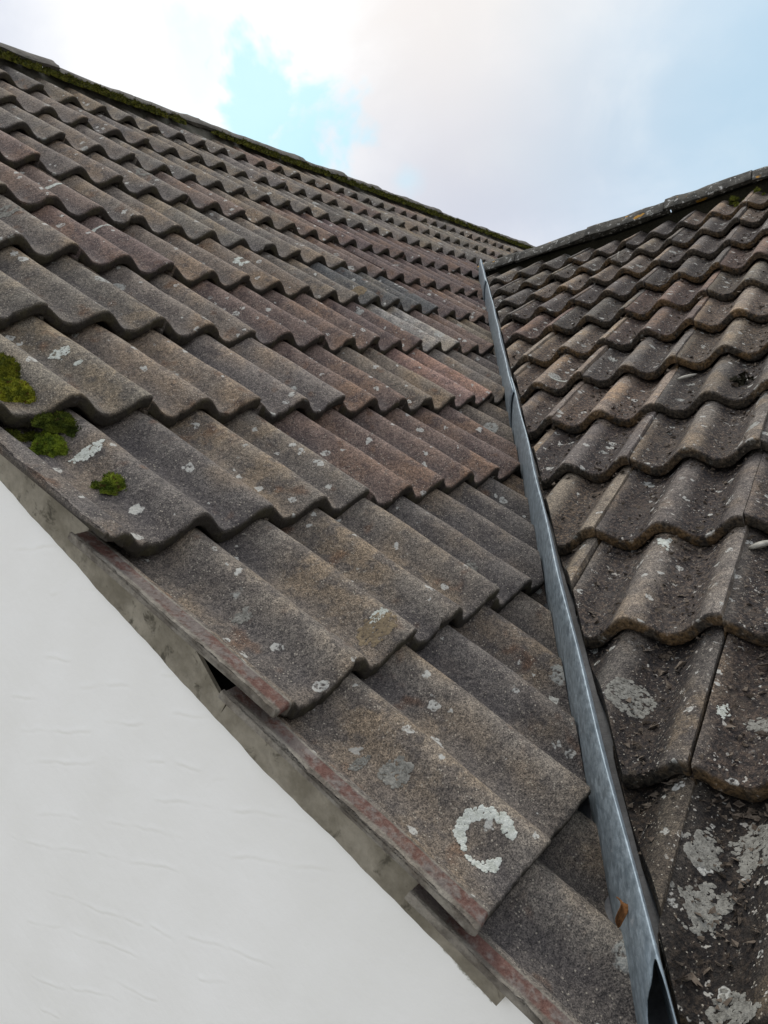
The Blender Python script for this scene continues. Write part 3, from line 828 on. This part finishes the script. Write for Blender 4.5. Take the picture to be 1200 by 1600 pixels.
def moss(i, r, lumps, label, seed, tint=(1, 1, 1), blades=1500, bl=.0045, side='L'):
    lumps = [(a * 1.1 + dx, b * 1.1 + dy, q * sc_, h * 1.15 * sc_) for a, b, q, h in lumps for dx, dy, sc_ in ((0, 0, .78), (q * .55, q * .35, .5), (-q * .5, q * .45, .48), (q * .1, -q * .65, .52))]
    c = surf(side, i, r); V, F = moss_mesh(c, N1 if side == 'L' else N2, lumps, blades, bl, seed)
    V = np.array(V); o = link('moss_cushion', mesh_np('moss_cushion', V - c, F, smooth=False), M_MOSS); o.location = c; o.color = tint + (1,)
    return tag(o, label, 'moss', 'moss cushions on the verge tiles')


moss(.60, 7.81, [(0, 0, .040, .024), (.03, -.015, .026, .018), (-.03, .01, .024, .016)], 'bright green moss cushion at the left edge of the picture', 1, (1.5, 1.35, 1.0))
moss(.74, 7.60, [(0, 0, .042, .022), (-.03, .02, .028, .016)], 'darker moss cushion just above the bright one at the left edge', 2, (1.05, .95, .8))
moss(.58, 8.15, [(0, 0, .034, .024), (.018, .012, .022, .018), (-.018, -.012, .020, .016)], 'green moss cushion beside the white lichen blot', 3, (1.25, 1.4, 1.1))
moss(.82, 8.05, [(0, 0, .034, .020), (.025, .0, .024, .016), (-.02, .02, .020, .015)], 'dark moss cushion tucked under a tile front above the green one', 4, (.55, .6, .6))
moss(.30, 8.03, [(0, 0, .022, .012), (.03, .006, .020, .012), (-.03, -.004, .020, .011)], 'thin dark moss creeping along the verge channel', 5, (.5, .5, .5))
moss(.67, 8.56, [(0, 0, .024, .019), (.012, .010, .014, .012)], 'small round moss cushion in the blue-black trough of a verge tile', 6, (1.1, 1.2, 1.1))
moss(.545, 8.52, [(0, 0, .012, .009)], 'tiny moss tuft left of the small round cushion', 7, (.8, .9, .9))

def ridge_moss(name, label, fn, n, seed, tint, rr=(.008, .022), blades=500, bl=.009):
    rs = np.random.default_rng(seed); V = []; F = []
    for _ in range(n):
        res = fn(rs)
        if res is None: continue
        c, nrm = res; rad = rs.uniform(*rr)
        v, f = moss_mesh(c, nrm, [(0, 0, rad, rad * rs.uniform(.6, 1.0))], blades, bl, int(rs.integers(1e6)))
        b = len(V); V += v; F += [tuple(x + b for x in q) for q in f]
    o = link(name, mesh_np(name, V, F, smooth=False), M_MOSS); o.color = tint + (1,)
    return tag(o, label, 'moss', kind='stuff')


def rmL(rs):
    x = 0.1 + 8.2 * rs.uniform() ** 0.9
    q = mnoise.noise(Vector((x * 1.7, 4.0, 0)))
    if q < -0.42 + 0.3 * rs.uniform(): return None
    t = rs.uniform(0, 1) ** (1.0 if q > 0 else .6)
    p = np.array([x, -0.066 + .062 * t, -0.062 + .052 * t]) + np.array([0, -.7, .7]) * .004
    return p, np.array([0, -.72, .69])


ridge_moss('ridge_moss', 'dark green moss growing all along under the left ridge', rmL, 1300, 8, (.50, .44, .45), rr=(.010, .026), blades=130, bl=.010)


def rmR(rs):
    k = rs.uniform(-4.2, 1.5); p = rr_c(k) + np.array([-.115 - .03 * rs.uniform(), 0, -.055 + .05 * rs.uniform()])
    if mnoise.noise(Vector((k * 1.2, 7.0, 0))) < -0.05: return None
    return p, np.array([-.6, 0, .8])


ridge_moss('ridge_moss', 'sparse green moss under the right ridge near the picture edge', rmR, 90, 9, (.65, .6, .6), rr=(.008, .018), blades=160, bl=.008)

# ------------------------------------------------------------------ crumbs of dirt lying in the troughs of the right slope
V = []; F = []
rs = np.random.default_rng(77)
for _ in range(9000):
    r = rs.uniform(-2, 10.5); k = rs.uniform(vk(r) + .35, 2.5); u = (k % 1.0)
    lap = rs.uniform() < .22
    if lap: r = math.floor(r) + rs.uniform(.0, .10)
    elif abs(u - .5) > rs.uniform(.05, .36): continue
    if (k % 2) < .12: continue
    c = surf('R', k, r, .0005); s = rs.uniform(.0012, .0042) * (1.6 if rs.uniform() < .06 else 1)
    b = len(V); d = rs.normal(0, 1, (5, 3)) * s * np.array([1.2, 1.2, .7]); V += [c + q + N2 * s * .6 for q in d]
    F += [(b, b + 1, b + 2), (b, b + 2, b + 3), (b, b + 3, b + 1), (b + 1, b + 2, b + 4), (b + 2, b + 3, b + 4), (b + 3, b + 1, b + 4)]
deb = link('roof_debris', mesh_np('roof_debris', V, F, smooth=False), M_DEBRIS)
tag(deb, 'brown crumbs of dirt lying in the troughs of the right slope', 'debris', kind='stuff')

# ------------------------------------------------------------------ single scraps
def stick(name, pts, rad, mat, label, cat, flat=1.0):
    pts = [np.array(p, float) for p in pts]; V = []; F = []; m = 8
    for j, p in enumerate(pts):
        t = pts[min(j + 1, len(pts) - 1)] - pts[max(j - 1, 0)]; t /= np.linalg.norm(t)
        e1 = np.cross(t, [0.1, 0.2, 1]); e1 /= np.linalg.norm(e1); e2 = np.cross(t, e1)
        f = j / (len(pts) - 1); rr = rad * (.25 + .75 * math.sin(math.pi * min(max(f, .06), .94)) ** .5)
        for i in range(m): an = 2 * math.pi * i / m; V.append(p + e1 * math.cos(an) * rr + e2 * math.sin(an) * rr * flat)
    for j in range(len(pts) - 1):
        for i in range(m): a = j * m + i; b = j * m + (i + 1) % m; F.append((a, b, b + m, a + m))
    F.append(tuple(range(m))[::-1]); q = (len(pts) - 1) * m; F.append(tuple(range(q, q + m)))
    V = np.array(V); org = V.mean(axis=0)
    o = link(name, mesh_np(name, V - org, F), mat); o.location = org
    return tag(o, label, cat)


stick('twig', [surf('R', -1.80 + .22 * f, 4.31 - .26 * f, .007 + .003 * math.sin(3 * f)) for f in np.linspace(0, 1, 8)], .005, M_PALE, 'pale peeled twig lying in a trough of the right slope', 'twig')
stick('bark_flake', [surf('R', .19 + .15 * f, 7.20 - .16 * f, .010) for f in np.linspace(0, 1, 8)], .015, M_PALE, 'pale oval bark flake at the right edge of the picture', 'bark', .45)
stick('grass_stalk', [surf('R', -5.763 + .06 * f, -1.357 + .35 * f, .014 + .02 * math.sin(3.1 * f)) for f in np.linspace(0, 1, 8)], .0022, M_PALE, 'thin dry stalk below the right ridge', 'stalk')
# clump of wet leaf mould
c = surf('R', -.66, 4.56); V = []; F = []
rs = np.random.default_rng(5)
for _ in range(90):
    p = c + A2 * rs.normal(0, .020) + B2 * rs.normal(0, .010) + N2 * abs(rs.normal(0, .006)); b = len(V)
    d = rs.normal(0, .006, (4, 3)); V += [p + q for q in d]; F += [(b, b + 1, b + 2), (b, b + 2, b + 3), (b, b + 3, b + 1), (b + 1, b + 3, b + 2)]
V = np.array(V); o = link('leaf_mould', mesh_np('leaf_mould', V - c, F, smooth=False), M_MOULD_SHADE); o.location = c
tag(o, 'dark clump of leaf mould in a trough of the right slope', 'debris')
# dead leaf stuck in the valley
c = vpt(1.955, -0.010, 0.012); V = []; F = []
e1 = VD * .75 + np.array([0, 0, -.5]); e1 /= np.linalg.norm(e1); e2 = np.cross(e1, [0.83, .55, 0]); e2 /= np.linalg.norm(e2); e3 = np.cross(e1, e2)
for j in range(13):
    f = j / 12; wd = .0050 * math.sin(math.pi * min(1, max(0, (f - .22) / .78))) ** .7 + .0012
    for i in range(7):
        g = i / 3 - 1
        V.append(c + e1 * (f - .5) * .032 + e2 * (wd * g + .004 * math.sin(f * 5)) + e3 * (.006 * g * g * (1 if f > .25 else 0) + .006 * math.sin(f * 4.0)))
for j in range(12):
    for i in range(6): a = j * 7 + i; F.append((a, a + 1, a + 8, a + 7))
V = np.array(V); o = link('dead_leaf', mesh_np('dead_leaf', V - c, F), M_LEAF); o.location = c
s_ = o.modifiers.new('thickness', 'SOLIDIFY'); s_.thickness = .0006
tag(o, 'curled brown dead leaf caught against the metal valley', 'leaf')

# ------------------------------------------------------------------ ground far below
me = mesh_np('ground', [(-300, -300, -7.0), (300, -300, -7.0), (300, 300, -7.0), (-300, 300, -7.0)], [(0, 1, 2, 3)], smooth=False)
g = link('ground', me, M_GROUND); g['kind'] = 'structure'
print('tiles', n_tiles)
